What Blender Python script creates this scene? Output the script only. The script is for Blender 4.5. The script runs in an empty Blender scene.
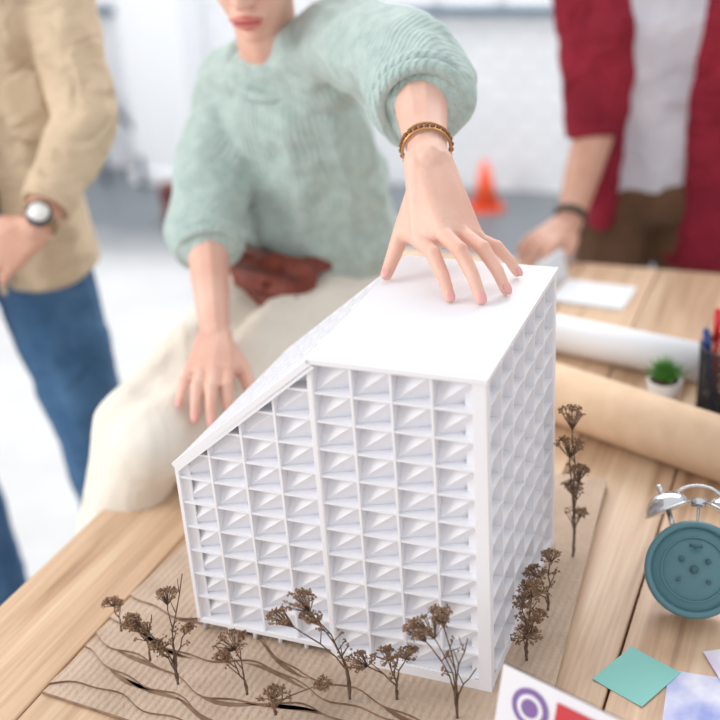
import bpy, bmesh, math, random
from mathutils import Matrix, Vector, Euler
random.seed(7)
V=Vector
sc=bpy.context.scene
col=bpy.context.collection
RY=-0.42
ROOM=Matrix.Rotation(RY,4,'Z')

# ---------------------------------------------------------------- materials
def lin(c):
    return tuple(((x/255)/12.92 if x/255<=.04045 else ((x/255+.055)/1.055)**2.4) for x in c)+(1,)
def mat(name,rgb,rough=.6,rgb2=None,nscale=8,bump=0,bscale=60,metal=0,sss=0,stretch=None,ribs=None,spec=.5,coat=0,sheen=0,folds=0,fscale=9):
    m=bpy.data.materials.new(name); m.use_nodes=True
    nt=m.node_tree; N=nt.nodes; L=nt.links; b=N['Principled BSDF']
    b.inputs['Base Color'].default_value=lin(rgb); b.inputs['Roughness'].default_value=rough
    b.inputs['Metallic'].default_value=metal; b.inputs['Specular IOR Level'].default_value=spec
    if coat: b.inputs['Coat Weight'].default_value=coat
    if sheen: b.inputs['Sheen Weight'].default_value=sheen; b.inputs['Sheen Roughness'].default_value=.5
    if sss:
        b.inputs['Subsurface Weight'].default_value=sss; b.inputs['Subsurface Radius'].default_value=(.012,.005,.003); b.inputs['Subsurface Scale'].default_value=1
    tc=N.new('ShaderNodeTexCoord'); mp=N.new('ShaderNodeMapping'); L.new(tc.outputs['Object'],mp.inputs[0])
    if stretch: mp.inputs['Scale'].default_value=stretch
    if rgb2:
        n=N.new('ShaderNodeTexNoise'); n.inputs['Scale'].default_value=nscale; n.inputs['Detail'].default_value=5
        r=N.new('ShaderNodeValToRGB'); r.color_ramp.elements[0].color=lin(rgb); r.color_ramp.elements[1].color=lin(rgb2)
        r.color_ramp.elements[0].position=.35; r.color_ramp.elements[1].position=.65
        L.new(mp.outputs[0],n.inputs['Vector']); L.new(n.outputs['Fac'],r.inputs[0]); L.new(r.outputs[0],b.inputs['Base Color'])
    last=None
    if folds:
        n4=N.new('ShaderNodeTexNoise'); n4.inputs['Scale'].default_value=fscale; n4.inputs['Detail'].default_value=1.5; n4.inputs['Distortion'].default_value=1.6
        mp4=N.new('ShaderNodeMapping'); mp4.inputs['Rotation'].default_value=(.5,.3,.6); mp4.inputs['Scale'].default_value=(1,.45,1.3); L.new(tc.outputs['Object'],mp4.inputs[0])
        bp4=N.new('ShaderNodeBump'); bp4.inputs['Strength'].default_value=folds; bp4.inputs['Distance'].default_value=.03
        L.new(mp4.outputs[0],n4.inputs['Vector']); L.new(n4.outputs['Fac'],bp4.inputs['Height']); L.new(bp4.outputs[0],b.inputs['Normal']); last=bp4
    if bump:
        n2=N.new('ShaderNodeTexNoise'); n2.inputs['Scale'].default_value=bscale; n2.inputs['Detail'].default_value=3
        bp=N.new('ShaderNodeBump'); bp.inputs['Strength'].default_value=bump; bp.inputs['Distance'].default_value=.004
        if last: L.new(last.outputs[0],bp.inputs['Normal'])
        L.new(mp.outputs[0],n2.inputs['Vector']); L.new(n2.outputs['Fac'],bp.inputs['Height']); L.new(bp.outputs[0],b.inputs['Normal']); last=bp
    if ribs:
        rot,scale,st=ribs
        mp2=N.new('ShaderNodeMapping'); mp2.inputs['Rotation'].default_value=rot; L.new(tc.outputs['Object'],mp2.inputs[0])
        w=N.new('ShaderNodeTexWave'); w.inputs['Scale'].default_value=scale; w.inputs['Distortion'].default_value=1.2; w.inputs['Detail'].default_value=2; w.inputs['Detail Scale'].default_value=3
        L.new(mp2.outputs[0],w.inputs['Vector'])
        bp2=N.new('ShaderNodeBump'); bp2.inputs['Strength'].default_value=st; bp2.inputs['Distance'].default_value=.004
        L.new(w.outputs['Fac'],bp2.inputs['Height']); 
        if last: L.new(last.outputs[0],bp2.inputs['Normal'])
        L.new(bp2.outputs[0],b.inputs['Normal'])
    return m

M_white=mat('model_white',(236,236,241),.55)
M_skin=mat('skin',(232,190,172),.5,(222,172,153),14,.15,180,sss=.12)
M_skin2=mat('skin_man',(212,166,144),.5,(196,147,125),14,.15,180,sss=.1)
M_nail=mat('nail',(228,168,162),.25)
M_lip=mat('lips',(202,118,110),.4)
M_lash=mat('dark_brow',(60,42,34),.8)
M_eyew=mat('eye_white',(235,232,228),.3)
M_iris=mat('iris',(70,60,50),.2)
M_hair=mat('hair_brown',(70,46,32),.6,(100,68,46),30,.6,160,stretch=(6,6,1))
M_sweater=mat('mint_knit',(190,208,203),.95,(173,193,188),60,.6,340,ribs=((0,0,.8),46,.45),spec=.1,sheen=.3)
M_cream=mat('cream_cotton',(232,226,215),.9,(225,218,206),10,.25,300,spec=.2,folds=.35,fscale=11)
M_leather=mat('red_brown_leather',(140,64,46),.5,(110,46,34),30,.4,120)
M_beige=mat('beige_cotton',(213,192,165),.9,(200,178,151),12,.3,350,spec=.2,folds=.7,fscale=12)
M_jean=mat('blue_denim',(82,116,152),.9,(64,98,134),14,.4,500,spec=.2,folds=.5,fscale=12)
M_burg=mat('burgundy_cotton',(150,40,58),.85,(126,32,48),12,.3,300,spec=.2,folds=.7,fscale=12)
M_tee=mat('grey_tee',(208,207,216),.9,(194,193,204),9,.2,250,spec=.2,folds=.4,fscale=10)
M_brownp=mat('brown_trousers',(112,84,64),.9,(94,70,54),9,.2,250,spec=.2,folds=.4)
M_belt=mat('belt_leather',(116,66,40),.5)
M_steel=mat('steel',(206,209,212),.2,metal=1)
M_gold=mat('bracelet_gold',(196,150,96),.3,metal=1)
M_braid=mat('bracelet_braid',(136,84,54),.6)
M_black=mat('black_plastic',(26,27,30),.45)
M_teal=mat('teal_enamel',(84,128,138),.4,coat=.2)
M_kraft=mat('kraft_paper',(220,191,162),.85,(210,180,150),30,.15,200)
M_paper=mat('white_paper',(234,236,241),.75)
M_card=mat('cardboard',(198,175,155),.9,(182,159,139),16,.4,200,ribs=((0,0,.45),38,.22))
M_cardedge=mat('cardboard_edge',(112,86,68),.95,(144,116,94),60)
M_twig=mat('dried_twig',(108,86,72),.85)
M_umbel=mat('dried_flower',(158,126,98),.95,(118,90,68),120,.5,300)
M_green=mat('leaf_green',(86,150,60),.5,(60,120,48),30)
M_soil=mat('soil',(70,52,40),.9)
M_orange=mat('cone_orange',(240,92,50),.5)
M_pot=mat('pot_white',(232,232,230),.4)
M_dial=mat('watch_dial',(236,236,232),.3)

# ---------------------------------------------------------------- mesh helpers
def ico(sub):
    bm=bmesh.new(); bmesh.ops.create_icosphere(bm,subdivisions=sub,radius=1)
    vs=[v.co.copy() for v in bm.verts]; fs=[[v.index for v in f.verts] for f in bm.faces]; bm.free(); return vs,fs
ICO1,ICO2,ICO3=ico(1),ico(2),ico(3)
def link(o,parent=None):
    col.objects.link(o)
    if parent: o.parent=parent
    return o
def empty(name,M=None):
    o=bpy.data.objects.new(name,None); o.empty_display_size=.05; col.objects.link(o)
    if M is not None: o.matrix_world=M
    return o
class B:
    def __init__(s): s.v=[]; s.f=[]; s.m=[]; s.cur=0
    def add(s,vs,fs):
        n=len(s.v); s.v+=[tuple(v) for v in vs]; s.f+=[[i+n for i in f] for f in fs]; s.m+=[s.cur]*len(fs)
    def pts_hull(s,pts):
        bm=bmesh.new()
        for p in pts: bm.verts.new(p)
        r=bmesh.ops.convex_hull(bm,input=list(bm.verts))
        loose=[v for v in bm.verts if not v.link_faces]
        bmesh.ops.delete(bm,geom=loose,context='VERTS')
        bmesh.ops.recalc_face_normals(bm,faces=list(bm.faces))
        bm.verts.index_update()
        s.add([v.co.copy() for v in bm.verts],[[v.index for v in f.verts] for f in bm.faces]); bm.free()
    def hull(s,els,yaw=0):
        R=Matrix.Rotation(yaw,3,'Z'); P=[]
        for c,r in els:
            if not hasattr(r,'__len__'): r=(r,r,r)
            P+=[V(c)+R@V((p.x*r[0],p.y*r[1],p.z*r[2])) for p in ICO2[0]]
        s.pts_hull(P)
    def chain(s,els,yaw=0):
        for a,b in zip(els,els[1:]): s.hull([a,b],yaw)
    def sph(s,c,r,R=None,lvl=2):
        if not hasattr(r,'__len__'): r=(r,r,r)
        I=(ICO1,ICO2,ICO3)[lvl-1]; R=R or Matrix.Identity(3)
        s.add([V(c)+R@V((p.x*r[0],p.y*r[1],p.z*r[2])) for p in I[0]],I[1])
    def frus(s,a,ra,b,rb,n=20,cap=True):
        a=V(a);b=V(b);d=(b-a).normalized(); x=d.orthogonal().normalized(); y=d.cross(x)
        vs=[]
        for c,r in((a,ra),(b,rb)):
            vs+=[c+(x*math.cos(t)+y*math.sin(t))*r for t in [2*math.pi*i/n for i in range(n)]]
        fs=[[i,(i+1)%n,n+(i+1)%n,n+i] for i in range(n)]
        if cap: fs+=[list(range(n))[::-1],list(range(n,2*n))]
        s.add(vs,fs)
    def tube(s,a,b,ro,ri,n=40):
        a=V(a);b=V(b);d=(b-a).normalized(); x=d.orthogonal().normalized(); y=d.cross(x); vs=[]
        for c,r in((a,ro),(b,ro),(b,ri),(a,ri)):
            vs+=[c+(x*math.cos(t)+y*math.sin(t))*r for t in [2*math.pi*i/n for i in range(n)]]
        fs=[]
        for k in range(4):
            k2=(k+1)%4
            fs+=[[k*n+i,k*n+(i+1)%n,k2*n+(i+1)%n,k2*n+i] for i in range(n)]
        s.add(vs,fs)
    def box(s,lo,hi,T=None):
        vs=[V((x,y,z)) for x in(lo[0],hi[0]) for y in(lo[1],hi[1]) for z in(lo[2],hi[2])]
        if T: vs=[T@v for v in vs]
        s.add(vs,[[0,1,3,2],[4,6,7,5],[0,4,5,1],[2,3,7,6],[0,2,6,4],[1,5,7,3]])
    def prism(s,poly,z0,z1):
        n=len(poly); s.add([V((p[0],p[1],z0)) for p in poly]+[V((p[0],p[1],z1)) for p in poly],
            [list(range(n))[::-1],list(range(n,2*n))]+[[i,(i+1)%n,n+(i+1)%n,n+i] for i in range(n)])
    def torus(s,c,R,r,nrm=(0,0,1),n=32,k=8,arc=(0,2*math.pi),el=1):
        d=V(nrm).normalized(); x=d.orthogonal().normalized(); 
        if abs(d.y)>.9: x=V((1,0,0))
        y=d.cross(x); vs=[];fs=[]; full=abs(arc[1]-arc[0]-2*math.pi)<1e-6
        m=n if full else n+1
        for i in range(m):
            t=arc[0]+(arc[1]-arc[0])*i/n; o=x*math.cos(t)+y*math.sin(t)*el
            for j in range(k):
                q=2*math.pi*j/k; vs.append(V(c)+o*(R+r*math.cos(q))+d*r*math.sin(q))
        for i in range(n):
            for j in range(k):
                a=i*k+j; b=i*k+(j+1)%k; i2=(i+1)%m
                fs.append([a,b,i2*k+(j+1)%k,i2*k+j])
        s.add(vs,fs)
    def obj(s,name,mats,parent=None,vox=0,sm=0,smooth=True,disp=0,dscale=.08,recalc=True):
        if not isinstance(mats,(list,tuple)): mats=[mats]
        me=bpy.data.meshes.new(name); me.from_pydata([tuple(v) for v in s.v],[],s.f); 
        o=bpy.data.objects.new(name,me); col.objects.link(o)
        if vox:
            r=o.modifiers.new('r','REMESH'); r.mode='VOXEL'; r.voxel_size=vox
            if sm:
                q=o.modifiers.new('s','SMOOTH'); q.iterations=sm; q.factor=.6
            if disp:
                tx=bpy.data.textures.new(name+'_folds','CLOUDS'); tx.noise_scale=dscale; tx.noise_depth=1
                dm=o.modifiers.new('d','DISPLACE'); dm.texture=tx; dm.strength=disp; dm.mid_level=.5; dm.texture_coords='LOCAL'
                q=o.modifiers.new('s2','SMOOTH'); q.iterations=3; q.factor=.5
            dg=bpy.context.evaluated_depsgraph_get(); dg.update()
            me2=bpy.data.meshes.new_from_object(o.evaluated_get(dg)); o.modifiers.clear(); o.data=me2; me=me2
            me.materials.clear()
        else:
            if recalc:
                bm=bmesh.new(); bm.from_mesh(me); bmesh.ops.recalc_face_normals(bm,faces=bm.faces); bm.to_mesh(me); bm.free()
        for m in mats: me.materials.append(m)
        if not vox:
            for p,i in zip(me.polygons,s.m): p.material_index=i
        for p in me.polygons: p.use_smooth=smooth
        if parent: o.parent=parent
        return o

# ---------------------------------------------------------------- room (room frame: x right, y toward back wall)
def room_obj(o): o.matrix_world=ROOM; return o
def nodemat(name):
    m=bpy.data.materials.new(name); m.use_nodes=True; return m,m.node_tree.nodes,m.node_tree.links,m.node_tree.nodes['Principled BSDF']
M_brick,N,L,bs=nodemat('white_brick')
tc=N.new('ShaderNodeTexCoord'); sx=N.new('ShaderNodeSeparateXYZ'); cx=N.new('ShaderNodeCombineXYZ')
L.new(tc.outputs['Object'],sx.inputs[0]); L.new(sx.outputs['X'],cx.inputs['X']); L.new(sx.outputs['Z'],cx.inputs['Y'])
bk=N.new('ShaderNodeTexBrick'); bk.inputs['Scale'].default_value=4; bk.inputs['Color1'].default_value=lin((236,238,241)); bk.inputs['Color2'].default_value=lin((228,231,235)); bk.inputs['Mortar'].default_value=lin((210,214,219)); bk.inputs['Mortar Size'].default_value=.018
L.new(cx.outputs[0],bk.inputs['Vector']); L.new(bk.outputs['Color'],bs.inputs['Base Color'])
bp=N.new('ShaderNodeBump'); bp.inputs['Strength'].default_value=.5; bp.invert=True; L.new(bk.outputs['Fac'],bp.inputs['Height']); L.new(bp.outputs[0],bs.inputs['Normal']); bs.inputs['Roughness'].default_value=.6
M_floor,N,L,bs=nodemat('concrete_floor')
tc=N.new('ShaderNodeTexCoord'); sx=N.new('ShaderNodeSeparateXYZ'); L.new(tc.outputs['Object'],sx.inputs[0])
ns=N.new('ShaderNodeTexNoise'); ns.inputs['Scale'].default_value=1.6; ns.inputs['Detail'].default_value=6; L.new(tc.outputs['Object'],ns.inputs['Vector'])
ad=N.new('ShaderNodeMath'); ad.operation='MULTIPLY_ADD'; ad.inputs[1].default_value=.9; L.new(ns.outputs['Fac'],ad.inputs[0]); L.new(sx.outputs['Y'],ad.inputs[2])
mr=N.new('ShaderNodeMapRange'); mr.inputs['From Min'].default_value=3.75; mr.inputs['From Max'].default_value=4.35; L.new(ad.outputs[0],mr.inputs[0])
mx=N.new('ShaderNodeMix'); mx.data_type='RGBA'; mx.inputs['A'].default_value=lin((210,211,212)); mx.inputs['B'].default_value=lin((118,124,130)); L.new(mr.outputs[0],mx.inputs['Factor'])  # light falling on the near floor is painted in: pale here, grey towards wall
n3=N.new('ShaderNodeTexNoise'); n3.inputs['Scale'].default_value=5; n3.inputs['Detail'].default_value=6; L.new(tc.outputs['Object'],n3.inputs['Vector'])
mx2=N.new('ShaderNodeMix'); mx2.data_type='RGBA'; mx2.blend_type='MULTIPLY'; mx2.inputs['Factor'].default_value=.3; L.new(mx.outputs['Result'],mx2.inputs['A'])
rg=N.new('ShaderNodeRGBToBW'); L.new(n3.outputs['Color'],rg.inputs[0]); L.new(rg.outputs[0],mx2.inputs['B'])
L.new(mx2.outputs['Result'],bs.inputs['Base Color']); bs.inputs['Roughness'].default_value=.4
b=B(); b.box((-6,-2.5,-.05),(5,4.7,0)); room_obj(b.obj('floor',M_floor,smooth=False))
M_plain=mat('white_plaster',(238,240,243),.7,bump=.1)
b=B()
wins=[(-5.2,-3.2),(-1.95,-1.08),(-.4,.9)]
b.box((-6,4.7,0),(5,4.9,.75)); b.box((-6,4.7,2.5),(5,4.9,3.2))
xs=[-6]+[q for w in wins for q in w]+[5]
for i in range(0,len(xs),2): b.box((xs[i],4.7,.75),(xs[i+1],4.9,2.5))
room_obj(b.obj('wall_back',M_brick,smooth=False))
b=B(); b.box((-6.2,-2.5,0),(-6,4.9,3.2)); room_obj(b.obj('wall_left',M_plain,smooth=False))
b=B(); b.box((5,-2.5,0),(5.2,4.9,3.2)); room_obj(b.obj('wall_right',M_plain,smooth=False))
b=B(); b.box((-3.08,4.5,0),(-2.76,4.7,3.2)); b.box((-3.11,4.47,0),(-2.73,4.7,.06)); b.box((-3.0,4.49,.1),(-2.84,4.505,3.1)); room_obj(b.obj('trim_1',M_plain,smooth=False))
M_frame=mat('window_frame_grey',(84,106,124),.5)
M_frame2=mat('window_frame_white',(235,237,240),.5)
for i,w in enumerate(wins):
    b=B(); b.box((w[0]-.03,4.66,.742),(w[1]+.03,4.80,.764)); 
    b.cur=1; b.box((w[0],4.74,.764),(w[1],4.79,.785)); b.box((w[0],4.74,2.46),(w[1],4.79,2.5))
    k=3
    for j in range(k+1):
        x=w[0]+(w[1]-w[0]-.04)*j/k; b.box((x,4.74,.765),(x+.04,4.79,2.5))
    b.box((w[0],4.75,1.6),(w[1],4.78,1.64))
    room_obj(b.obj('window_%d'%(i+1),[M_frame,M_frame2],smooth=False))
M_cable=mat('dark_blue_cable',(60,76,94),.6)
b=B(); pts=[(-3.9,4.62,.95),(-3.75,4.60,.70),(-3.55,4.60,.42),(-3.32,4.60,.2),(-3.2,4.4,.015)]
for off in(0,.2):
    q0=[(x+off,y,z) for x,y,z in pts]
    for p,q in zip(q0,q0[1:]): b.frus(p,.014,q,.014,8)
room_obj(b.obj('wall_cable',M_cable))

E=empty('traffic_cone',Matrix.Translation((.565,4.62,0)))
b=B(); b.box((-.07,-.07,0),(.07,.07,.012)); b.frus((0,0,.012),.058,(0,0,.2),.013,24); b.obj('cone_body',M_orange,E)
b=B(); b.frus((0,0,.085),.0405,(0,0,.110),.0345,24,False); b.obj('cone_band',mat('cone_band',(248,120,80),.5),E)
b=B(); b.hull([((0,0,.05),(.045,.06,.05)),((.0,-.1,.035),(.04,.05,.03))]); b.hull([((0,.03,.09),(.04,.045,.03)),((0,.02,.16),(.045,.045,.02))]); b.hull([((0,-.1,.01),(.045,.06,.01)),((0,.03,.01),(.045,.06,.01))])
o=b.obj('brown_boot',mat('boot_brown',(104,52,46),.5),vox=.006,sm=3); o.matrix_world=Matrix.Translation((-.74,4.70,.0))@Matrix.Rotation(.4,4,'Z')

# ---------------------------------------------------------------- table
TZ=.735
M_wood,N,L,bs=nodemat('oak_planks')
tc=N.new('ShaderNodeTexCoord'); mp=N.new('ShaderNodeMapping'); mp.inputs['Scale'].default_value=(11,.8,9); L.new(tc.outputs['Object'],mp.inputs[0])
sx=N.new('ShaderNodeSeparateXYZ'); L.new(tc.outputs['Object'],sx.inputs[0])
m1=N.new('ShaderNodeMath'); m1.operation='ADD'; m1.inputs[1].default_value=.863; L.new(sx.outputs['X'],m1.inputs[0])
m2=N.new('ShaderNodeMath'); m2.operation='DIVIDE'; m2.inputs[1].default_value=.14; L.new(m1.outputs[0],m2.inputs[0])
m3=N.new('ShaderNodeMath'); m3.operation='FLOOR'; L.new(m2.outputs[0],m3.inputs[0])
wn=N.new('ShaderNodeTexWhiteNoise'); wn.noise_dimensions='1D'; L.new(m3.outputs[0],wn.inputs['W'])
va=N.new('ShaderNodeVectorMath'); va.operation='MULTIPLY_ADD'; va.inputs[1].default_value=(7,9,3); L.new(wn.outputs['Color'],va.inputs[0]); L.new(mp.outputs[0],va.inputs[2])
n1=N.new('ShaderNodeTexNoise'); n1.inputs['Scale'].default_value=2.2; n1.inputs['Detail'].default_value=8; n1.inputs['Distortion'].default_value=.9; L.new(va.outputs[0],n1.inputs['Vector'])
r=N.new('ShaderNodeValToRGB'); e=r.color_ramp.elements; e[0].position=.3; e[0].color=lin((176,135,100)); e[1].position=.7; e[1].color=lin((222,188,153))
q=e.new(.5); q.color=lin((208,171,134)); L.new(n1.outputs['Fac'],r.inputs[0])
mpg=N.new('ShaderNodeMapping'); mpg.inputs['Scale'].default_value=(60,1.6,20); L.new(tc.outputs['Object'],mpg.inputs[0])
n2=N.new('ShaderNodeTexNoise'); n2.inputs['Scale'].default_value=3; n2.inputs['Detail'].default_value=6; L.new(mpg.outputs[0],n2.inputs['Vector'])
mx=N.new('ShaderNodeMix'); mx.data_type='RGBA'; mx.blend_type='OVERLAY'; mx.inputs['Factor'].default_value=.45; L.new(r.outputs[0],mx.inputs['A']); L.new(n2.outputs['Fac'],mx.inputs['B'])
hs=N.new('ShaderNodeHueSaturation'); hs.inputs['Saturation'].default_value=.9; mr=N.new('ShaderNodeMapRange'); mr.inputs['To Min'].default_value=.88; mr.inputs['To Max'].default_value=1.04; L.new(wn.outputs['Value'],mr.inputs[0]); L.new(mr.outputs[0],hs.inputs['Value']); L.new(mx.outputs['Result'],hs.inputs['Color'])
L.new(hs.outputs[0],bs.inputs['Base Color']); bs.inputs['Roughness'].default_value=.42
bp=N.new('ShaderNodeBump'); bp.inputs['Strength'].default_value=.15; bp.inputs['Distance'].default_value=.003; L.new(n2.outputs['Fac'],bp.inputs['Height']); L.new(bp.outputs[0],bs.inputs['Normal'])
TE=empty('wooden_table',ROOM.copy())
b=B(); x=-.863
for i in range(12):
    b.box((x+.0012,.15,TZ-.035),(x+.1388,2.08,TZ)); x+=.14
o=b.obj('tabletop',M_wood,TE,smooth=False); bv=o.modifiers.new('bv','BEVEL'); bv.width=.002; bv.segments=2
b=B(); b.box((-.70,.30,TZ-.10),(.70,1.95,TZ-.036))
for lx in(-.72,.66):
    for ly in(.24,1.92): b.box((lx,ly,0),(lx+.07,ly+.07,TZ-.036))
b.obj('table_frame',M_wood,TE,smooth=False)

# ---------------------------------------------------------------- cardboard terrain base
BE=empty('cardboard_terrain_base')
P=[V((-.358,.963)),V((.09,.729)),V((.3075,1.279)),V((-.10,1.43))]
def lerp(a,b,t): return a+(b-a)*t
b=B()
b.prism([tuple(p) for p in P],TZ,TZ+.0025)
z=TZ+.0025
nl=5; th=.0027
fd=(P[1]-P[0]).normalized(); nn=V((-fd.y,fd.x))
def wav(t,k): return .014*math.sin(t*8+k*1.3)+.007*math.sin(t*19+k*2.1)+.13*(max(0,.5-t))*(k/nl)
for k in range(nl):
    ins=.012+.026*k; F=[]
    for i in range(61):
        t=i/60; p=lerp(P[0],P[1],t)
        p=p+nn*max(.004,ins+wav(t,k)+.003*math.sin(t*47+k))
        F.append(p)
    poly=[tuple(p) for p in F]+[tuple(P[2]),tuple(P[3])]
    b.cur=0; n0=len(b.f); b.prism(poly,z,z+th)
    for j in range(n0+2,n0+2+60): b.m[j]=1
    z+=th
BTOP=z
b.obj('terrain_layers',[M_card,M_cardedge],BE,smooth=False)
b=B(); b.frus((P[0].x,P[0].y,TZ+.0018),.0013,(P[1].x,P[1].y,TZ+.0018),.0013,6); b.frus((P[1].x,P[1].y,TZ+.0018),.0013,(P[2].x,P[2].y,TZ+.0018),.0013,6)
for k in range(1,nl):
    zz=TZ+.0025+th*(k)+.0003; ins=.012+.026*k
    for s in range(4):
        t0=random.uniform(.02,.8); vs=[]; n=12
        for i in range(n):
            t=t0+i*.015; base=lerp(P[0],P[1],t)+nn*(ins+wav(t,k)); wd=.0065*math.sin(math.pi*i/(n-1))+.0004
            a=base-nn*.0005; c=base-nn*wd; vs+=[V((a.x,a.y,zz)),V((c.x,c.y,zz))]
        b.add(vs,[[2*i,2*i+1,2*i+3,2*i+2] for i in range(n-1)])
b.obj('board_edge',M_cardedge,BE)

# ---------------------------------------------------------------- architectural model
W2,W1,H,h,D=.1691,.1624,.350,.2136,.2684; W=W1+W2
ME=empty('architectural_building_model',Matrix.Translation((.1073,.9014,.7505))@Matrix.Rotation(-.4075,4,'Z'))
DP=.022
def facade(b,Pf,u0,u1,w0,w1,nc,nr,dep,ft=.0024):
    du=(u1-u0)/nc; dw=(w1-w0)/nr
    def bx(ua,ub,wa,wb,da,db):
        vs=[Pf(u,w,d) for u in(ua,ub) for w in(wa,wb) for d in(da,db)]
        b.add(vs,[[0,1,3,2],[4,6,7,5],[0,4,5,1],[2,3,7,6],[0,2,6,4],[1,5,7,3]])
    for i in range(nc+1): bx(u0+i*du-ft/2,u0+i*du+ft/2,w0,w1,0,dep)
    for j in range(nr+1): bx(u0,u1,w0+j*dw-ft/2,w0+j*dw+ft/2,0.0006,dep)
    for i in range(nc):
        for j in range(nr):
            ua,ub=u0+i*du,u0+(i+1)*du; wa,wb=w0+j*dw,w0+(j+1)*dw
            BL=Pf(ua,wa,.005);BR=Pf(ub,wa,dep*.98);TR=Pf(ub,wb,.005);TL=Pf(ua,wb,dep*.98)
            b.add([BL,BR,TR],[[0,1,2]]); b.add([BL,TR,TL],[[0,1,2]])
b=B(); front=lambda u,w,d:V((u,d,w))
facade(b,front,-W+.003,-W2-.002,.016,.346,4,11,DP)
facade(b,front,-W2+.002,-.011,.012,.345,4,11,DP)
b.box((-W2-.002,-.0006,.0),(-W2+.002,.02,H-.001))
b.box((-W,-.0005,0.012),(-W+.004,.02,H))
b.box((-W,-.0005,.011),(-W2,.02,.016))
me=bpy.data.meshes.new('t'); me.from_pydata(b.v,[],b.f); bm=bmesh.new(); bm.from_mesh(me)
nrm=V((-(H-h),0,W1)).normalized()
bmesh.ops.bisect_plane(bm,geom=list(bm.verts)+list(bm.edges)+list(bm.faces),plane_co=V((-W2,0,H-.002)),plane_no=nrm,clear_outer=True)
bm.to_mesh(me); bm.free(); me.materials.append(M_white)
o=bpy.data.objects.new('front_facade',me); link(o,ME)
b=B(); facade(b,lambda u,w,d:V((-d,u,w)),.011,D-.009,.012,.345,6,11,DP); 
b.box((-.011,-.001,0),(.001,.011,H-.002)); b.box((-.014,D-.009,0),(.001,D,H-.002)); b.box((-.017,0,0),(0.0004,D,.012))
facade(b,lambda u,w,d:V((-W+d,u,w)),.006,D-.004,.016,h-.004,6,6,.014)
b.box((-W,D-.006,0),(-W+.006,D,h-.004))
b.obj('side_facades',M_white,ME,smooth=False,recalc=False)
b=B(); x0=-W+.016; x1=-DP-.001; prof=[(x0,.014),(x1,.014),(x1,H-.004),(-W2,H-.004),(x0,h+.004)]
n=len(prof); y0,y1=DP+.001,D-.003
b.add([V((x,y0,z)) for x,z in prof]+[V((x,y1,z)) for x,z in prof],[list(range(n)),list(range(n,2*n))[::-1]]+[[i,(i+1)%n,n+(i+1)%n,n+i] for i in range(n)])
b.box((-W2,.02,0),(x1,y1,.022)); b.box((-W2,-.0008,0),(0,.02,.012))
b.obj('building_core',M_white,ME,smooth=False)
b=B(); b.box((-W+.04,.05,0),(-W2,D-.03,.014)); b.obj('ground_floor_lobby',mat('lobby_brown',(120,92,72),.8),ME,smooth=False)
b=B()
b.box((-W2-.001,-.0025,H-.004),(.0025,D+.002,H+.001))
sd=V((-W1,0,h-H)).normalized(); 
def sl(s,y,o): return V((-W2,y,H))+sd*s+nrm*o
Ls=math.hypot(W1,H-h)
def sbox(s0,s1,ya,yb,o0,o1):
    vs=[sl(s,y,o) for s in(s0,s1) for y in(ya,yb) for o in(o0,o1)]
    b.add(vs,[[0,1,3,2],[4,6,7,5],[0,4,5,1],[2,3,7,6],[0,2,6,4],[1,5,7,3]])
sbox(0,Ls+.002,-.0025,D+.002,-.010,-.006)
sbox(0,Ls+.002,-.0025,.003,-.007,.0005); sbox(0,Ls+.002,D-.004,D+.002,-.007,.0005)
sbox(0,Ls+.002,D*.33-.0015,D*.33+.0015,-.007,-.0005); sbox(0,Ls+.002,D*.66-.0015,D*.66+.0015,-.007,-.0005)
for k in range(11):
    s0=(Ls-.003)*k/10; sbox(s0,s0+.003,.0,D,-.007,0)
b.obj('roof_panels',M_white,ME,smooth=False)
b=B()
for k in range(6):
    x=-W+.005+k*(W1-.01)/5; b.frus((x,.006,-.002),.0024,(x,.006,.014),.0024,8)
for k in range(6):
    b.frus((-W+.005,.006+k*.05,-.002),.0024,(-W+.005,.006+k*.05,.014),.0024,8)
b.obj('pilotis',M_white,ME)

# ---------------------------------------------------------------- dried plants
def plant(base,heads,name='dried_plant',zb=BTOP):
    E=empty(name,Matrix.Translation((base[0],base[1],zb)))
    s=B(); u=B()
    s.frus((0,0,0),.0016,(0,0,.006),.0012,6)
    for hx,hy,hz,r in heads:
        r*=1.2
        p0=V((0,0,0.001)); p3=V((hx,hy,hz)); pts=[]
        for i in range(7):
            t=i/6; p=p0.lerp(p3,t)+V((-hx*.35*math.sin(t*3.14),-hy*.3*math.sin(t*3.14),0))
            p+=V((random.uniform(-1,1),random.uniform(-1,1),0))*.0018*(0<i<6); pts.append(p)
        for i in range(6): s.frus(pts[i],.00105-.00008*i,pts[i+1],.00105-.00008*(i+1),6)
        if r<=0: 
            for i in(3,4,5):
                q=pts[i]; dd=V((random.uniform(-1,1),random.uniform(-1,1),1.2)).normalized(); s.frus(q,.0006,q+dd*.016,.0004,5)
            continue
        for i in(3,4):
            q=pts[i]; dd=V((random.uniform(-1,1),random.uniform(-1,1),1.0)).normalized(); tip=q+dd*random.uniform(.012,.02); s.frus(q,.0006,tip,.0005,5)
            for _ in range(5): u.sph(tip+V([random.uniform(-.003,.003) for _ in range(3)]),random.uniform(.0008,.0015),lvl=1)
        nb=int(14+r*1000)
        for i in range(nb):
            a=random.uniform(0,6.283); rr=r*math.sqrt(random.random()); tip=p3+V((rr*math.cos(a),rr*math.sin(a),r*.45*(1-(rr/r)**2)))
            s.frus(pts[5].lerp(p3,.3),.0004,tip,.0004,4)
            for _ in range(8):
                u.sph(tip+V([random.uniform(-.0026,.0026),random.uniform(-.0026,.0026),random.uniform(-.0015,.0018)]),random.uniform(.0006,.0013),lvl=1)
    s.obj('twigs',M_twig,E); u.obj('seed_heads',M_umbel,E,smooth=False)
plant((-.284,1.038),[(-.004,0,.038,.009)])
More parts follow.
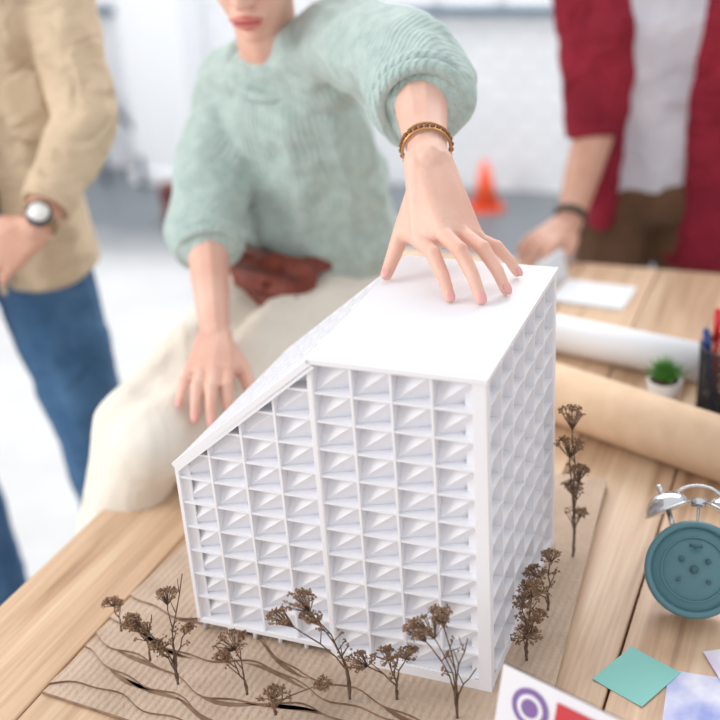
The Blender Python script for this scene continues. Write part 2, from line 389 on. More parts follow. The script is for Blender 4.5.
plant((-.211,.945),[(-.035,.0,.085,.008),(-.03,.01,.066,.009),(.0,.02,.10,.009),(.02,.01,.13,0),(.02,.0,.07,.005),(-.015,0,.05,.007)])
plant((-.138,.922),[(-.008,.0,.066,.016),(-.018,-.01,.055,.008)])
plant((-.034,.905),[(-.04,.0,.125,.013),(-.062,.01,.10,.010),(-.03,-.01,.112,.008),(-.005,.01,.06,0)])
plant((.013,.90),[(-.008,.0,.055,.011),(-.034,.0,.05,.012),(.014,.01,.048,.009)])
plant((.070,.868),[(-.025,.0,.112,.014),(-.035,.01,.10,.010),(-.012,.01,.118,.010),(.012,-.005,.10,0),(.02,.0,.06,0)])
plant((-.108,.890),[(.0,.0,.022,.013),(.05,.0,.035,.007)])
plant((.232,1.118),[(-.004,.0,.190,.012),(-.006,.0,.150,.013),(.004,.0,.115,.010),(.0,.01,.09,.010),(.008,0,.06,.006)])
plant((.186,1.023),[(.003,.0,.07,.010),(-.014,.0,.05,.011),(-.018,.0,.03,.008)])
plant((.150,.944),[(.005,-.0,.09,.012),(-.004,.0,.075,.009),(.0,.0,.032,.013),(.01,.0,.055,.009)])
plant((-.245,.985),[(-.012,.0,.05,.008),(.01,.0,.06,0)])

# ---------------------------------------------------------------- desk items (right side)
def cyl_roll(name,a,c,r,m,ri):
    E=empty(name); b=B(); b.tube(a,c,r,r-.0015); b.tube(V(a).lerp(V(c),.0005),V(a).lerp(V(c),.9995),ri,ri-.001)
    b.tube(V(a).lerp(V(c),.001),V(a).lerp(V(c),.999),(r+ri)/2,(r+ri)/2-.001); b.obj('rolled_sheet',m,E)
cyl_roll('kraft_paper_roll',(.17,1.59,TZ+.0425),(.57,1.172,TZ+.0425),.042,M_kraft,.03)
cyl_roll('white_paper_roll',(.22,1.778,TZ+.0305),(.515,1.56,TZ+.0305),.030,M_paper,.02)

CE=empty('twin_bell_alarm_clock',Matrix.Translation((.342,1.018,TZ+.060))@Matrix.Rotation(-.32,4,'Z')@Matrix.Rotation(-.62,4,'X'))
b=B(); b.frus((0,.0,0),.046,(0,.034,0),.043,48); b.torus((0,.034,0),.042,.003,(0,1,0),48); b.torus((0,0,0),.047,.003,(0,1,0),48); b.obj('clock_case',M_steel,CE)
b=B(); b.frus((0,-.006,0),.047,(0,.0,0),.051,48); b.torus((0,-.006,0),.048,.0040,(0,1,0),48,10); b.torus((0,-.0065,0),.034,.0012,(0,1,0),40,6); b.obj('back_cover',M_teal,CE)
M_dt=mat('dark_teal',(62,100,110),.4)
b=B()
for x,z,r in((-.014,.010,.0030),(.014,.010,.0030),(-.016,-.012,.0022),(.016,-.012,.0022)): b.frus((x,-.011,z),r,(x,-.006,z),r,14)
b.frus((0,-.012,.0),.0045,(0,-.006,.0),.0045,14)
b.frus((0,-.0165,.024),.0015,(0,-.006,.024),.0015,8); b.box((-.007,-.017,.023),(.007,-.0145,.027)); b.obj('winding_keys',M_dt,CE)
b=B()
for s in(-1,1):
    c=V((s*.032,.020,.062)); ax=V((s*.45,0,.9)).normalized(); R=ax.to_track_quat('Z','Y').to_matrix()
    b.add([c+R@V((p.x*.025,p.y*.025,max(p.z,-.05)*.020)) for p in ICO3[0]],ICO3[1])
    b.torus(c,.0255,.0015,ax); b.frus(c+ax*.017,.003,c+ax*.025,.003,10); b.sph(c+ax*.026,.0035); b.frus(V((s*.022,.020,.034)),.003,c,.003,8)
    b.frus((s*.020,.022,-.030),.004,(s*.022,.030,-.040),.003,10)
b.frus((0,.020,.040),.0015,(0,.020,.072),.0015,8); b.box((-.008,.017,.068),(.008,.023,.078))
b.torus((0,.020,.066),.030,.0022,(0,1,0),32,8,(-math.pi*1.0,0),.85)
b.obj('bells_and_handle',M_steel,CE)

PE=empty('mesh_pen_cup',Matrix.Translation((.517,1.463,TZ)))
bm=bmesh.new(); n=32; rows=12; rings=[]
for j in range(rows+1): rings.append([bm.verts.new((.038*math.cos(2*math.pi*(i+.5*j)/n),.038*math.sin(2*math.pi*(i+.5*j)/n),.002+.103*j/rows)) for i in range(n)])
for j in range(rows):
    for i in range(n):
        bm.faces.new((rings[j][i],rings[j][(i+1)%n],rings[j+1][i])); bm.faces.new((rings[j][(i+1)%n],rings[j+1][(i+1)%n],rings[j+1][i]))
me=bpy.data.meshes.new('cup_mesh'); bm.to_mesh(me); bm.free(); me.materials.append(M_black); o=link(bpy.data.objects.new('cup_mesh',me),PE)
w=o.modifiers.new('w','WIREFRAME'); w.thickness=.0022
b=B(); b.torus((0,0,.105),.038,.002); b.torus((0,0,.003),.038,.003); b.frus((0,0,0),.037,(0,0,.003),.037,24); b.obj('cup_rims',M_black,PE)
pens=[((200,30,45),-.012,.012,-.012,.02,.15),((60,150,90),.006,.016,.005,.03,.15),((220,60,70),.014,-.004,.03,.0,.142),((30,60,130),-.018,-.008,-.03,.01,.125),((240,200,60),.0,-.018,.0,-.02,.13),((200,36,50),.018,.01,.03,.02,.158)]
for i,(c,x0_,y0_,x1_,y1_,hh) in enumerate(pens):
    b=B(); a=V((x0_,y0_,.004)); t=V((x1_,y1_,hh)); b.frus(a,.004,a.lerp(t,.72),.004,12); b.frus(a.lerp(t,.7),.0055,t,.005,12); b.sph(t,.005); b.obj('pen_%d'%(i+1),mat('pen_col%d'%i,c,.35),PE)

SE=empty('potted_succulent',Matrix.Translation((.442,1.508,TZ)))
b=B(); b.frus((0,0,0),.019,(0,0,.034),.025,28); b.torus((0,0,.034),.0235,.002); b.obj('pot',M_pot,SE)
b=B(); b.frus((0,0,.0335),.0225,(0,0,.0352),.0225,24); b.obj('soil',M_soil,SE)
b=B()
for i in range(40):
    a=i*2.4; el=.3+1.2*(i/40); L0=.030+.008*random.random(); d=V((math.cos(a)*math.cos(el),math.sin(a)*math.cos(el),math.sin(el)))
    p=V((d.x*.004,d.y*.004,.036)); b.frus(p,.0018,p+d*L0*.5,.0024,6); b.frus(p+d*L0*.5,.0024,p+d*L0,.0003,6)
b.obj('leaves',M_green,SE)

def sheet(name,c,w,l,rot,m,z=TZ,t=.0008,curl=0):
    E=B(); nx=12; vs=[];fs=[]
    for zz in(0,1):
        for i in range(nx+1):
            for j in(0,1):
                x=-w/2+w*i/nx; vs.append(V((x,(-l/2,l/2)[j],t*zz+curl*(abs(x)/(w/2))**3)))
    k=2*(nx+1)
    for i in range(nx):
        a=2*i; fs+=[[a,a+2,a+3,a+1],[k+a,k+a+1,k+a+3,k+a+2],[a,k+a,k+a+2,a+2],[a+1,a+3,k+a+3,k+a+1]]
    fs+=[[0,1,k+1,k],[2*nx,k+2*nx,k+2*nx+1,2*nx+1]]
    E.add(vs,fs); o=E.obj(name,m,smooth=False); o.matrix_world=Matrix.Translation((c[0],c[1],z))@Matrix.Rotation(rot,4,'Z'); return o
sheet('teal_paper',(.260,.926),.060,.068,-.85,mat('teal_paper',(136,198,190),.8),curl=.001)
sheet('watercolor_swatch',(.315,.885),.07,.075,-.35,mat('swatch_lilac',(236,234,244),.8,(150,160,214),16),z=TZ+.0002)
sheet('watercolor_swatch',(.37,.92),.06,.075,.1,mat('swatch_lilac2',(240,238,244),.8,(206,190,224),16),z=TZ+.0016)
sheet('white_notebook',(.425,1.915),.13,.10,-.5,M_paper,t=.006)
b=B(); b.box((-.05,-.003,0),(.05,.003,.055)); o=b.obj('upright_card',mat('pale_card',(222,228,234),.5),smooth=False); o.matrix_world=Matrix.Translation((.365,1.975,TZ))@Matrix.Rotation(.9,4,'Z')@Matrix.Rotation(-.2,4,'X')

FE=empty('laptop_lid_card')  # tent-folded card standing in for a stickered laptop lid
M_lid=mat('laptop_lid_white',(226,226,233),.6)
A=V((.104,.780,.890)); C=V((.31,.590,.890)); d=(C-A).normalized(); out=V((-.70,-.70,0)).normalized()
dn=(out*.25+V((0,0,-1))).normalized(); bk=V((.70,.70,0)).normalized(); dn2=(bk*.32+V((0,0,-1))).normalized()
def Q(s,t): return A+d*s+dn*t
def Q2(s,t): return A+d*s+dn2*t
Lb=(C-A).length; 
b=B(); tv=V((.001,.001,0))
for f,hh in((Q,.1405),(Q2,.158)):
    p=[f(0,0),f(Lb,0),f(Lb,hh),f(0,hh)]; b.add(p+[x+tv for x in p],[[0,1,2,3],[7,6,5,4],[0,4,5,1],[1,5,6,2],[2,6,7,3],[3,7,4,0]])
b.obj('laptop_lid_panels',M_lid,FE,smooth=False)
def disc(name,s,t,r,m,off=.0008,sq=0,asp=.7):
    b=B(); nn=d.cross(dn).normalized()
    if nn.dot(V((0,-1,0)))<0: nn=-nn
    if sq: vs=[Q(s,t)+nn*off+d*x*r+dn*y*r*asp for x,y in((-1,-1),(1,-1),(1,1),(-1,1))]; b.add(vs,[[0,1,2,3]])
    else: vs=[Q(s,t)+nn*off+d*math.cos(k)*r+dn*math.sin(k)*r for k in [i*.2618 for i in range(24)]]; b.add(vs,[list(range(24))])
    b.obj(name,m,FE,smooth=False)
M_pur=mat('print_purple',(128,100,160),.5); M_red=mat('print_red',(196,60,70),.5)
disc('purple_round_logo',.032,.028,.018,M_pur); disc('logo_ring',.032,.028,.0125,M_lid,.0011); disc('logo_core',.032,.028,.0085,M_pur,.0014)
disc('red_logo',.078,.026,.022,M_red,.0008,1); disc('red_logo_bar',.082,.026,.010,M_lid,.0012,1,.5); disc('purple_logo_low',.028,.075,.02,M_pur,.0008,1); disc('dark_print',.13,.05,.026,mat('print_grey',(120,130,150),.5),.0008,1)

# ---------------------------------------------------------------- people helpers
def hand_pts(b,nb,wrist,mcps,tips,thumb,up,wr=.023,fr=.0088,bend=.26):
    wrist=V(wrist); mcps=[V(p) for p in mcps]; tips=[V(p) for p in tips]; up=V(up).normalized(); thumb=[V(p) for p in thumb]
    side=(mcps[0]-mcps[3]).normalized()
    w1=wrist+side*wr*.5; w2=wrist-side*wr*.5
    b.hull([(w1,wr*.66),(w2,wr*.66),(mcps[0],fr*1.2),(mcps[3],fr*1.05)])
    b.hull([(w1,wr*.6),(mcps[0],fr*1.25),(mcps[1],fr*1.3),(mcps[2],fr*1.25),(w2,wr*.6)])
    b.hull([(mcps[1],fr*1.3),(mcps[2],fr*1.25),(mcps[3],fr*1.1),(w2,wr*.6)])
    for i in range(4):
        f=fr*(1.0,1.02,.98,.86)[i]; ax=tips[i]-mcps[i]; Ln=ax.length; a=ax.normalized(); u=(up-a*up.dot(a)).normalized()
        p1=mcps[i]+a*Ln*.42+u*Ln*bend; p2=mcps[i]+a*Ln*.76+u*Ln*bend*.72
        b.sph(mcps[i]+u*fr*.25,fr*1.12)
        b.chain([(mcps[i],f*1.08),(p1,f*.98),(p2,f*.84),(tips[i],f*.72)])
        b.sph(p1+u*f*.12,f*1.0)
        if nb is not None:
            dd=(tips[i]-p2).normalized(); nu=(u-dd*u.dot(dd)).normalized(); sd=dd.cross(nu)
            R=Matrix((sd,dd,nu)).transposed(); nb.sph(tips[i]-dd*f*.15+nu*f*.60,(f*.56,f*.9,f*.2),R)
    b.chain([(thumb[0],fr*1.55),(thumb[1],fr*1.2),(thumb[2],fr*1.0),(thumb[3],fr*.8)])
    b.hull([(thumb[0],fr*1.5),(thumb[1],fr*1.1),(mcps[0],fr*1.1),(wrist,wr*.6)])
    if nb is not None:
        dd=(thumb[3]-thumb[2]).normalized(); nu=(up-dd*up.dot(dd)).normalized(); sd=dd.cross(nu)
        R=Matrix((sd,dd,nu)).transposed(); nb.sph(thumb[3]-dd*fr*.1+nu*fr*.6,(fr*.6,fr*.95,fr*.22),R)
def hand_auto(b,nb,wrist,f,nrm,side,s=1,curl=.35,fr=.0092,wr=.026):
    wrist=V(wrist); f=V(f).normalized(); n=V(nrm); n=(n-f*n.dot(f)).normalized(); sd=V(side); sd=(sd-f*sd.dot(f)-n*sd.dot(n)).normalized()
    mc=[wrist+f*a*s+sd*c*s for a,c in((.086,.029),(.09,.010),(.086,-.009),(.078,-.027))]
    tp=[]
    for m,l,sp in zip(mc,(.066,.073,.067,.052),(.12,.03,-.05,-.14)):
        dirn=(f+sd*sp)*math.cos(curl)-n*math.sin(curl); tp.append(m+dirn.normalized()*l*s)
    th=[wrist+f*.022*s+sd*.02*s-n*.004,wrist+f*.048*s+sd*.042*s-n*.008*s,wrist+f*.075*s+sd*.052*s-n*.014*s,wrist+f*.098*s+sd*.052*s-n*.02*s]
    hand_pts(b,nb,wrist,mc,tp,th,n,wr*s,fr*s,.14)
def head(E,Mx,skin,hairm,bun=False):
    R=Mx.to_3x3(); T=Mx.to_translation()
    def w(p): return T+R@V(p)
    def tr(b):
        b.v=[tuple(w(v)) for v in b.v]; return b
    b=B(); b.sph((0,.012,.035),(.074,.092,.088),lvl=3)
    b.hull([((0,-.03,.02),(.066,.055,.06)),((0,-.045,-.055),(.052,.042,.03)),((0,-.07,-.1),(.024,.018,.014)),((.048,-.005,-.055),.018),((-.048,-.005,-.055),.018)])
    b.sph((.042,-.062,-.02),(.022,.02,.02)); b.sph((-.042,-.062,-.02),(.022,.02,.02))
    b.hull([((0,-.084,.012),.007),((0,-.108,-.032),.0095),((.011,-.095,-.037),.007),((-.011,-.095,-.037),.007)])
    b.sph((0,-.084,-.066),(.027,.016,.018)); b.sph((0,-.083,-.096),(.017,.012,.013))
    b.hull([((.018,-.086,.032),.007),((.045,-.074,.032),.007)]); b.hull([((-.018,-.086,.032),.007),((-.045,-.074,.032),.007)])
    for s in(-1,1):
        b.sph((s*.076,.008,-.005),(.008,.018,.03)); b.sph((s*.031,-.0745,.012),(.0165,.012,.0125))
    tr(b).obj('head_skin',skin,E,vox=.0032,sm=3)
    b=B(); b.hull([((-.02,-.0985,-.0622),(.004,.003,.0015)),((0,-.1015,-.0595),(.008,.005,.004)),((.02,-.0985,-.0622),(.004,.003,.0015))]); b.hull([((-.017,-.0985,-.068),(.004,.003,.002)),((0,-.101,-.0715),(.009,.005,.0055)),((.017,-.0985,-.068),(.004,.003,.002))]); tr(b).obj('lips',M_lip,E)
    b=B()
    for s in(-1,1): b.sph((s*.031,-.0785,.010),(.0125,.010,.006))
    tr(b).obj('eyes',M_eyew,E)
    b=B()
    for s in(-1,1): b.sph((s*.031,-.086,.009),(.005,.0035,.005))
    tr(b).obj('irises',M_iris,E)
    b=B()
    for s in(-1,1):
        b.hull([((s*.014,-.094,.037),.0025),((s*.032,-.091,.042),.003)]); b.hull([((s*.032,-.091,.042),.003),((s*.048,-.080,.037),.002)])
        b.hull([((s*.019,-.0875,.0175),.0012),((s*.031,-.0895,.019),.0015),((s*.043,-.084,.016),.0012)])
    tr(b).obj('brows_lashes',M_lash,E)
    b=B(); b.sph((0,.028,.055),(.082,.092,.088),lvl=3); b.hull([((.05,-.05,.085),.02),((-.05,-.05,.085),.02),((0,.02,.11),.04)])
    b.hull([((.068,.03,.02),(.016,.04,.04)),((.06,.05,-.03),(.016,.03,.03))]); b.hull([((-.068,.03,.02),(.016,.04,.04)),((-.06,.05,-.03),(.016,.03,.03))]); b.sph((0,.07,-.01),(.066,.045,.06))
    if bun: b.sph((0,.12,.06),(.042,.04,.042)); b.hull([((0,.09,.05),.04),((0,.115,.06),.036)])
    tr(b).obj('hair',hairm,E,vox=.005,sm=2,disp=.006,dscale=.012)

# ---------------------------------------------------------------- woman
WE=empty('woman')
yw=.82
shL=V((-.009,1.66,1.262)); elL=V((.0915,1.42,1.272)); wrL=V((.087,1.205,1.211))
shR=V((-.172,1.84,1.172)); elR=V((-.217,1.68,1.010)); wrR=V((-.199,1.485,.902))
sw=B()
sw.chain([((-.055,1.82,.862),(.135,.12,.02)),((-.048,1.805,.93),(.138,.12,.05)),((-.06,1.79,1.04),(.135,.115,.05)),((-.085,1.765,1.15),(.140,.10,.05)),((-.088,1.745,1.205),(.09,.07,.04))],yaw=-yw)
sw.hull([(shL,.058),((-.09,1.745,1.20),(.09,.07,.05)),((-.07,1.76,1.12),.08)])
sw.hull([(shR,.056),((-.09,1.745,1.20),(.09,.07,.05)),((-.10,1.79,1.10),.08)])
def ld(a,b_,t): return V(a).lerp(V(b_),t)
sw.chain([(shL,.062),(ld(shL,elL,.55),.066),(elL+V((0,.0,-.008)),.068),(ld(elL,wrL,.25)+V((0,0,-.006)),.066)])
cL0=ld(elL,wrL,.2)+V((0,0,-.006)); cL=ld(elL,wrL,.44)+V((0,0,-.003)); sw.frus(cL0,.067,cL,.056,24)
sw.chain([(shR,.058),(ld(shR,elR,.5),.060),(elR,.064),(ld(elR,wrR,.12),.060)])
cR0=ld(elR,wrR,.08); cR=ld(elR,wrR,.28); sw.frus(cR0,.062,cR,.05,24)
sw.obj('sweater',M_sweater,WE,vox=.005,sm=4,disp=.026,dscale=.07)
b=B(); dL=(wrL-elL).normalized(); dR=(wrR-elR).normalized()
b.torus(cL,.049,.009,dL,40,10); b.torus(cL-dL*.012,.053,.009,dL,40,10); b.torus(cR,.044,.008,dR,40,10); b.torus(cR-dR*.011,.048,.009,dR,40,10)
b.obj('sweater_cuffs',M_sweater,WE)
b=B(); b.torus((-.098,1.715,1.224),.058,.009,(-.2,-.62,.76),40,10,el=1.2); b.obj('collar',M_sweater,WE)
b=B(); nb=B()
b.chain([(ld(elL,wrL,.1),.036),(ld(elL,wrL,.45),.032),(ld(elL,wrL,.85),.0235),(wrL,.0225)])
rz=1.1012+.0064
tips=[(.094,1.0746,rz),(.124,1.064,rz),(.1515,1.0825,rz),(.1695,1.127,rz)]
mc=[(.0705,1.142,1.146),(.093,1.133,1.155),(.1135,1.139,1.151),(.1305,1.153,1.139)]
hand_pts(b,nb,wrL,mc,tips,[(.073,1.19,1.180),(.054,1.168,1.147),(.043,1.155,1.125),(.034,1.142,rz+.002)],(0,-.35,1),.0235,.0084,.18)
b.obj('left_arm_and_hand',M_skin,WE,vox=.0016,sm=4); nb.obj('left_nails',M_nail,WE)
b=B(); nb=B()
b.chain([(elR,.034),(ld(elR,wrR,.45),.030),(ld(elR,wrR,.9),.0225),(wrR,.0215)])
hand_pts(b,nb,wrR,[(-.178,1.404,.884),(-.195,1.400,.888),(-.212,1.402,.887),(-.228,1.408,.884)],[(-.176,1.348,.845),(-.198,1.334,.844),(-.219,1.337,.851),(-.240,1.355,.864)],
  [(-.180,1.46,.888),(-.162,1.432,.876),(-.152,1.405,.862),(-.148,1.382,.850)],(-.05,-.5,.85),.0215,.0092,.17)
b.obj('right_arm_and_hand',M_skin,WE,vox=.0018,sm=4); nb.obj('right_nails',M_nail,WE)
b=B(); c=wrL-dL*.022
b.torus(c,.0262,.0016,dL,40,8); b.torus(c-dL*.010,.0272,.0014,dL,40,8)
b.obj('bracelet_chain',M_gold,WE)
b=B()
for k in range(26):
    a=k*.2417; x=dL.orthogonal().normalized(); y=dL.cross(x); b.sph(c-dL*.005+(x*math.cos(a)+y*math.sin(a))*.0272,.0030)
b.obj('bracelet_braid',M_braid,WE)
b=B()
hR=V((-.135,1.83,.835)); hL=V((.0,1.78,.835)); kR=V((-.320,1.41,.803)); kL=V((-.286,1.345,.806))
mR=V((-.24,1.60,.808)); mL=V((-.155,1.54,.810))
b.hull([(hR,(.08,.08,.08)),(hL,(.08,.08,.08)),((-.05,1.85,.85),.085)])
b.chain([(hR,.082),(mR,.068),(kR,.056)]); b.chain([(hL,.082),(mL,.068),(kL,.055)]); b.hull([(mR,.060),(mL,.060),(kR,.048),(kL,.048)])
aR=V((-.47,1.50,.38)); aL=V((-.49,1.41,.38)); 
b.chain([(kR,.054),(ld(kR,aR,.35),.050),(aR,.047)]); b.chain([(kL,.052),(ld(kL,aL,.35),.048),(aL,.046)])
# soft drapes of cloth running along the thigh
b.chain([(hL+V((-.03,-.02,.058)),.016),(mL+V((-.02,-.01,.050)),.014),(kL+V((.01,.01,.040)),.012)])
b.chain([(hR+V((.0,-.03,.055)),.015),(mR+V((.02,-.0,.052)),.012),(kR+V((.02,.03,.042)),.010)])
b.obj('trousers',M_cream,WE,vox=.006,sm=5,disp=.010,dscale=.09)
b=B()
for a in(aR,aL):
    b.chain([(a+V((0,0,.01)),.036),(a+V((-.01,-.0,-.06)),.032)]); b.hull([(a+V((-.0,.01,-.09)),(.035,.04,.03)),(a+V((-.07,-.09,-.105)),(.035,.04,.018)),(a+V((-.09,-.12,-.108)),(.028,.03,.014))])
b.obj('shoes',mat('white_sneaker',(230,228,224),.5),WE,vox=.005,sm=3)
c=V((-.128,1.690,.905))
b=B()
b.hull([(c+V((-.040,.03,.008)),.030),(c+V((.045,-.03,.008)),.030),(c+V((-.034,.02,-.030)),.026),(c+V((.035,-.035,-.030)),.028),(c+V((.0,-.01,-.04)),.026)])
b.chain([(c+V((.04,-.02,.012)),.020),(c+V((.085,.005,.014)),.014),(c+V((.13,.05,.016)),.010)]); b.chain([(c+V((-.04,.04,.012)),.020),(c+V((-.06,.11,.02)),.012)])
b.obj('waist_bag',M_leather,WE,vox=.004,sm=5,disp=.010,dscale=.03)
b=B(); b.chain([(c+V((-.066,.018,.016)),.0035),(c+V((-.01,-.030,.020)),.0035),(c+V((.045,-.062,.016)),.0035)]); b.chain([(c+V((-.060,.008,-.014)),.003),(c+V((-.01,-.036,-.020)),.003),(c+V((.040,-.066,-.014)),.003)])
b.sph(c+V((-.01,-.038,0)),(.006,.004,.006))
b.obj('bag_piping',mat('dark_leather',(96,42,32),.45),WE,vox=.0018,sm=1)
hd=Matrix.Translation((-.104,1.632,1.409))@Matrix.Rotation(-.22,4,'Z')@Matrix.Rotation(.44,4,'X')
b=B(); b.chain([((-.105,1.668,1.365),.048),((-.10,1.70,1.27),.046),((-.09,1.74,1.20),.055)]); b.obj('neck',M_skin,WE,vox=.005,sm=3)
head(WE,hd,M_skin,M_hair,bun=True)

# ---------------------------------------------------------------- man in beige jacket
JE=empty('man_in_beige_jacket')
O=V((-.660,1.98,0)); yj=.25; Rj=Matrix.Rotation(yj,3,'Z')
def J(x,y,z): return O+Rj@V((x,y,z))
b=B(); b.chain([(J(0,0,.99),(.155,.10,.02)),(J(0,0,1.12),(.155,.10,.04)),(J(0,0,1.32),(.17,.10,.05)),(J(0,.01,1.42),(.09,.07,.03))],yj); b.obj('tshirt',mat('tee_taupe',(178,170,166),.9),JE,vox=.008,sm=3)
eL=V((-.408,1.86,1.125)); wL=V((-.482,1.715,1.002)); sL=J(.195,0,1.40)
b=B()
for s in(1,-1):
    b.chain([(J(s*.108,0,.835),(.098,.135,.015)),(J(s*.105,0,.98),(.085,.125,.05)),(J(s*.11,0,1.2),(.09,.125,.05)),(J(s*.115,0,1.35),(.09,.115,.05)),(J(s*.11,.01,1.42),(.07,.07,.03))],yj)
b.chain([(J(0,.07,.84),(.14,.06,.02)),(J(0,.07,1.1),(.14,.055,.05)),(J(0,.06,1.40),(.12,.055,.04))],yj)
b.chain([(sL,.070),(ld(sL,eL,.5),.060),(eL,.054),(ld(eL,wL,.35),.050)]); b.frus(ld(eL,wL,.3),.052,ld(eL,wL,.80),.040,24)
sR=J(-.195,0,1.40); eR=J(-.27,-.04,1.12); wR=J(-.22,-.18,1.0)
b.chain([(sR,.075),(ld(sR,eR,.5),.066),(eR,.060)]); b.frus(eR,.056,ld(eR,wR,.8),.042,24)
b.obj('jacket',M_beige,JE,vox=.006,sm=3,disp=.016,dscale=.06)
b=B()
b.chain([(J(.03,-.118,.84),(.006,.012,.01)),(J(.035,-.112,1.1),(.006,.012,.01)),(J(.04,-.10,1.36),(.006,.012,.01))],yj); 
b.hull([(J(.13,-.118,1.17),(.045,.012,.04)),(J(.13,-.125,1.11),(.045,.012,.02))],yj)
b.hull([(J(.03,-.09,1.42),.012),(J(.10,-.06,1.45),.014),(J(.09,.06,1.47),.012)])
b.hull([(J(-.03,-.09,1.42),.012),(J(-.10,-.06,1.45),.014),(J(-.09,.06,1.47),.012)])
dw=(wL-eL).normalized(); b.torus(ld(eL,wL,.79),.036,.007,dw,32,8)
b.obj('jacket_placket_collar',M_beige,JE,vox=.004,sm=2)
b=B()
for z in(.88,1.0,1.12,1.24): b.sph(J(.036,-.134,z),(.006,.003,.006))
b.obj('jacket_buttons',mat('button_brown',(120,92,66),.5),JE)
kl=V((-.505,1.92,.52)); al=V((-.49,1.97,.09)); kr=V((-.79,1.94,.50)); ar=V((-.77,2.0,.09))
b=B(); b.hull([(J(0,0,.99),(.15,.10,.02)),(J(0,0,.92),(.165,.115,.05))],yj)
hl=J(.085,0,.88); hr=J(-.085,0,.88)
b.chain([(hl,.098),(ld(hl,kl,.5),.085),(kl,.068),(ld(kl,al,.4),.064),(al,.052)]); b.chain([(hr,.098),(ld(hr,kr,.5),.085),(kr,.068),(ld(kr,ar,.4),.064),(ar,.052)])
b.obj('jeans',M_jean,JE,vox=.007,sm=4,disp=.012,dscale=.06)
b=B(); b.hull([(J(0,0,.985),(.158,.108,.012)),(J(0,0,1.005),(.158,.108,.012))],yj); b.obj('belt',M_belt,JE)
b=B()
for a in(al,ar): b.hull([(V((a.x,a.y+.03,.045)),(.045,.05,.045)),(V((a.x+.01,a.y-.15,.03)),(.045,.05,.028))])
b.obj('shoes',mat('shoe_brown',(96,64,46),.5),JE,vox=.006,sm=3)
b=B(); nb=B(); b.chain([(ld(eL,wL,.5),.032),(wL,.026)]); hand_auto(b,nb,wL,(-.72,.05,-.50),(-.1,-.95,.3),(-.3,0,.9),.95,.5,.0102,.027)
b.obj('left_hand',M_skin2,JE,vox=.0022,sm=4)
b=B(); nb=B(); b.chain([(ld(eR,wR,.5),.034),(wR,.028)]); hand_auto(b,nb,wR,(.6,-.2,-.6),(-.2,-.9,.3),(.5,0,.8),1.0,.5,.0105,.029)
b.obj('right_hand',M_skin2,JE,vox=.003,sm=4)
b=B(); cw=wL-dw*.010; b.torus(cw,.0275,.004,dw,36,8); b.torus(cw+dw*.004,.0275,.004,dw,36,8); b.torus(cw-dw*.004,.0275,.004,dw,36,8); b.obj('watch_strap',mat('strap_tan',(150,120,92),.6),JE)
nd=V((.15,-.9,.45)); nd=(nd-dw*nd.dot(dw)).normalized(); b=B(); b.frus(cw+nd*.026,.0205,cw+nd*.035,.0195,32); b.obj('watch_case',mat('case_steel',(90,90,94),.3,metal=1),JE); b=B(); b.frus(cw+nd*.035,.0155,cw+nd*.0358,.0155,32); b.obj('watch_dial',M_dial,JE)
b=B(); b.chain([(J(0,-.01,1.40),.06),(J(0,-.02,1.53),.052)]); b.obj('neck',M_skin2,JE,vox=.006,sm=3)
head(JE,Matrix.Translation(J(0,-.04,1.64))@Matrix.Rotation(yj+.2,4,'Z')@Matrix.Rotation(.3,4,'X'),M_skin2,M_hair)

# ---------------------------------------------------------------- man in burgundy shirt
KE=empty('man_in_burgundy_shirt')
O2=V((.655,2.40,0)); yk=-.08; Rk=Matrix.Rotation(yk,3,'Z')
def K(x,y,z): return O2+Rk@V((x,y,z))
b=B(); b.chain([(K(-.01,0,.78),(.15,.10,.02)),(K(-.01,0,.95),(.145,.10,.04)),(K(-.01,-.02,1.13),(.165,.105,.05)),(K(0,-.02,1.22),(.10,.07,.03))],yk); b.obj('tshirt',M_tee,KE,vox=.007,sm=3,disp=.014,dscale=.05)
eR=V((.503,2.31,.915)); wR=V((.428,2.165,.788)); sR=K(-.165,-.02,1.19); sL=K(.19,-.02,1.19); eL=K(.30,-.10,.94); wL=V((.84,2.12,.785))
b=B()
b.chain([(K(-.118,0,.72),(.045,.115,.015)),(K(-.112,0,.85),(.050,.115,.04)),(K(-.105,-.01,1.0),(.060,.118,.05)),(K(-.11,-.02,1.13),(.072,.115,.05)),(K(-.10,-.01,1.21),(.065,.07,.03))],yk)
b.chain([(K(.115,-.02,.62),(.10,.12,.015)),(K(.11,-.01,.85),(.09,.12,.04)),(K(.105,-.01,1.0),(.088,.12,.05)),(K(.115,-.02,1.13),(.088,.115,.05)),(K(.10,-.01,1.21),(.07,.07,.03))],yk)
b.chain([(K(0,.07,.66),(.14,.05,.02)),(K(0,.07,.95),(.14,.05,.05)),(K(0,.05,1.2),(.12,.05,.04))],yk)
b.chain([(sR,.062),(ld(sR,eR,.55),.056)]); b.frus(ld(sR,eR,.5),.058,ld(sR,eR,1.0),.052,24); b.torus(ld(sR,eR,.97),.049,.009,(eR-sR).normalized(),32,8)
b.chain([(sL,.068),(ld(sL,eL,.55),.060)]); b.frus(ld(sL,eL,.5),.062,ld(sL,eL,1.0),.056,24)
b.obj('overshirt',M_burg,KE,vox=.006,sm=3,disp=.018,dscale=.05)
b=B(); nb=B(); b.chain([(ld(sR,eR,.8),.044),(eR,.042),(ld(eR,wR,.4),.038),(wR,.027)]); hand_auto(b,nb,wR,(-.62,-.62,-.14),(-.1,-.2,1),(.6,-.7,0),.95,.22,.0102,.027)
b.obj('right_arm_and_hand',M_skin2,KE,vox=.0025,sm=4)
b=B(); b.chain([(ld(sL,eL,.8),.046),(eL,.044),(ld(eL,wL,.4),.040),(wL,.028)]); hand_auto(b,None,wL,(-.1,-.9,-.12),(0,-.2,1),(-.9,0,0),1.0,.22,.0105,.029)
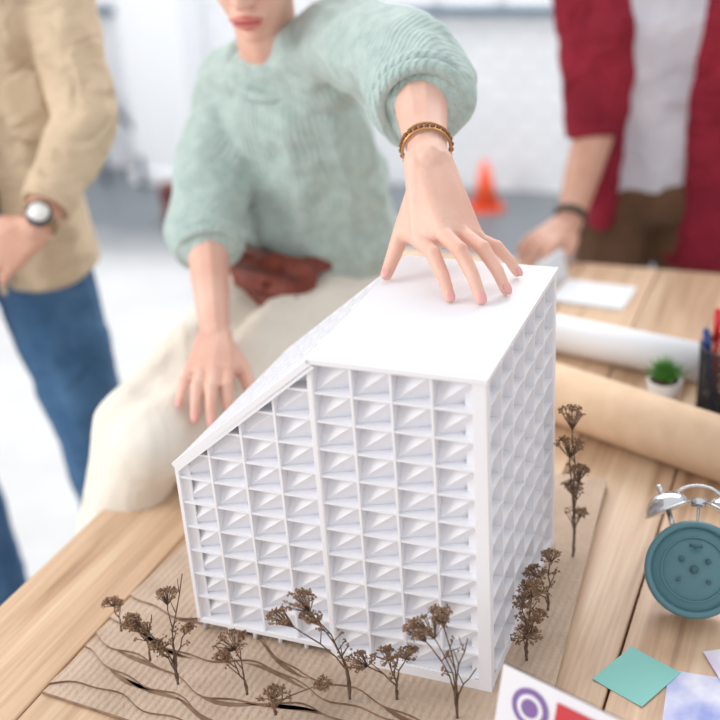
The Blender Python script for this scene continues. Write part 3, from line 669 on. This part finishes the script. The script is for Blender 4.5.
b.obj('left_arm_and_hand',M_skin2,KE,vox=.003,sm=4)
b=B(); dd=(wR-eR).normalized(); b.torus(wR-dd*.012,.030,.004,dd,32,8); b.torus(wR-dd*.020,.031,.003,dd,32,8); b.obj('bracelet',mat('bracelet_dark',(80,66,60),.5),KE)
b=B(); b.hull([(K(0,0,.80),(.14,.10,.03)),(K(0,0,.74),(.155,.11,.05))],yk)
for s in(-1,1): b.chain([(K(s*.08,0,.72),.092),(K(s*.10,-.03,.42),.068),(K(s*.11,.0,.09),.052)])
b.obj('trousers',M_brownp,KE,vox=.007,sm=4,disp=.012,dscale=.06)
b=B()
for s in(-1,1): b.hull([(K(s*.11,.03,.045),(.045,.05,.045)),(K(s*.12,-.15,.03),(.045,.05,.028))])
b.obj('shoes',M_black,KE,vox=.006,sm=3)
b=B(); b.chain([(K(0,-.03,1.19),.06),(K(0,-.07,1.31),.053)]); b.obj('neck',M_skin2,KE,vox=.006,sm=3)
head(KE,Matrix.Translation(K(0,-.10,1.41))@Matrix.Rotation(yk-.15,4,'Z')@Matrix.Rotation(.35,4,'X'),M_skin2,M_hair)

# ---------------------------------------------------------------- light & camera
w=bpy.data.worlds.new('daylight'); sc.world=w; w.use_nodes=True; bg=w.node_tree.nodes['Background']; bg.inputs[0].default_value=(.98,.985,1,1); bg.inputs[1].default_value=.92
def area(name,loc,tgt,size,en,c=(1,1,1)):
    l=bpy.data.lights.new(name,'AREA'); l.shape='RECTANGLE'; l.size,l.size_y=size; l.energy=en; l.color=c
    o=bpy.data.objects.new(name,l); col.objects.link(o); o.location=loc; o.rotation_euler=(V(tgt)-V(loc)).to_track_quat('-Z','Y').to_euler()
area('window_light_left',(-3.3,.9,2.4),(0,1.4,.8),(2.0,2.0),78,(1,.985,.96))
area('window_light_back',(.4,4.0,2.8),(-.2,2.6,.0),(4.5,1.6),95,(1,1,1))
sc.view_settings.view_transform='Standard'; sc.view_settings.exposure=.08
f,p,ro,zc=1163.9,.4478,-.0701,1.5608
cam=bpy.data.cameras.new('camera'); co=bpy.data.objects.new('camera',cam); col.objects.link(co)
cam.sensor_width=36; cam.lens=f/720*36; cam.clip_start=.05
cam.dof.use_dof=True; cam.dof.focus_distance=1.18; cam.dof.aperture_fstop=2.7
R=V((1,0,0));U=V((0,math.sin(p),math.cos(p)));Fw=V((0,math.cos(p),-math.sin(p)))
X=math.cos(ro)*R+math.sin(ro)*U; Y=-math.sin(ro)*R+math.cos(ro)*U; Z=-Fw
co.matrix_world=Matrix([[X[i],Y[i],Z[i],(0,0,zc)[i]] for i in range(3)]+[[0,0,0,1]])
sc.camera=co
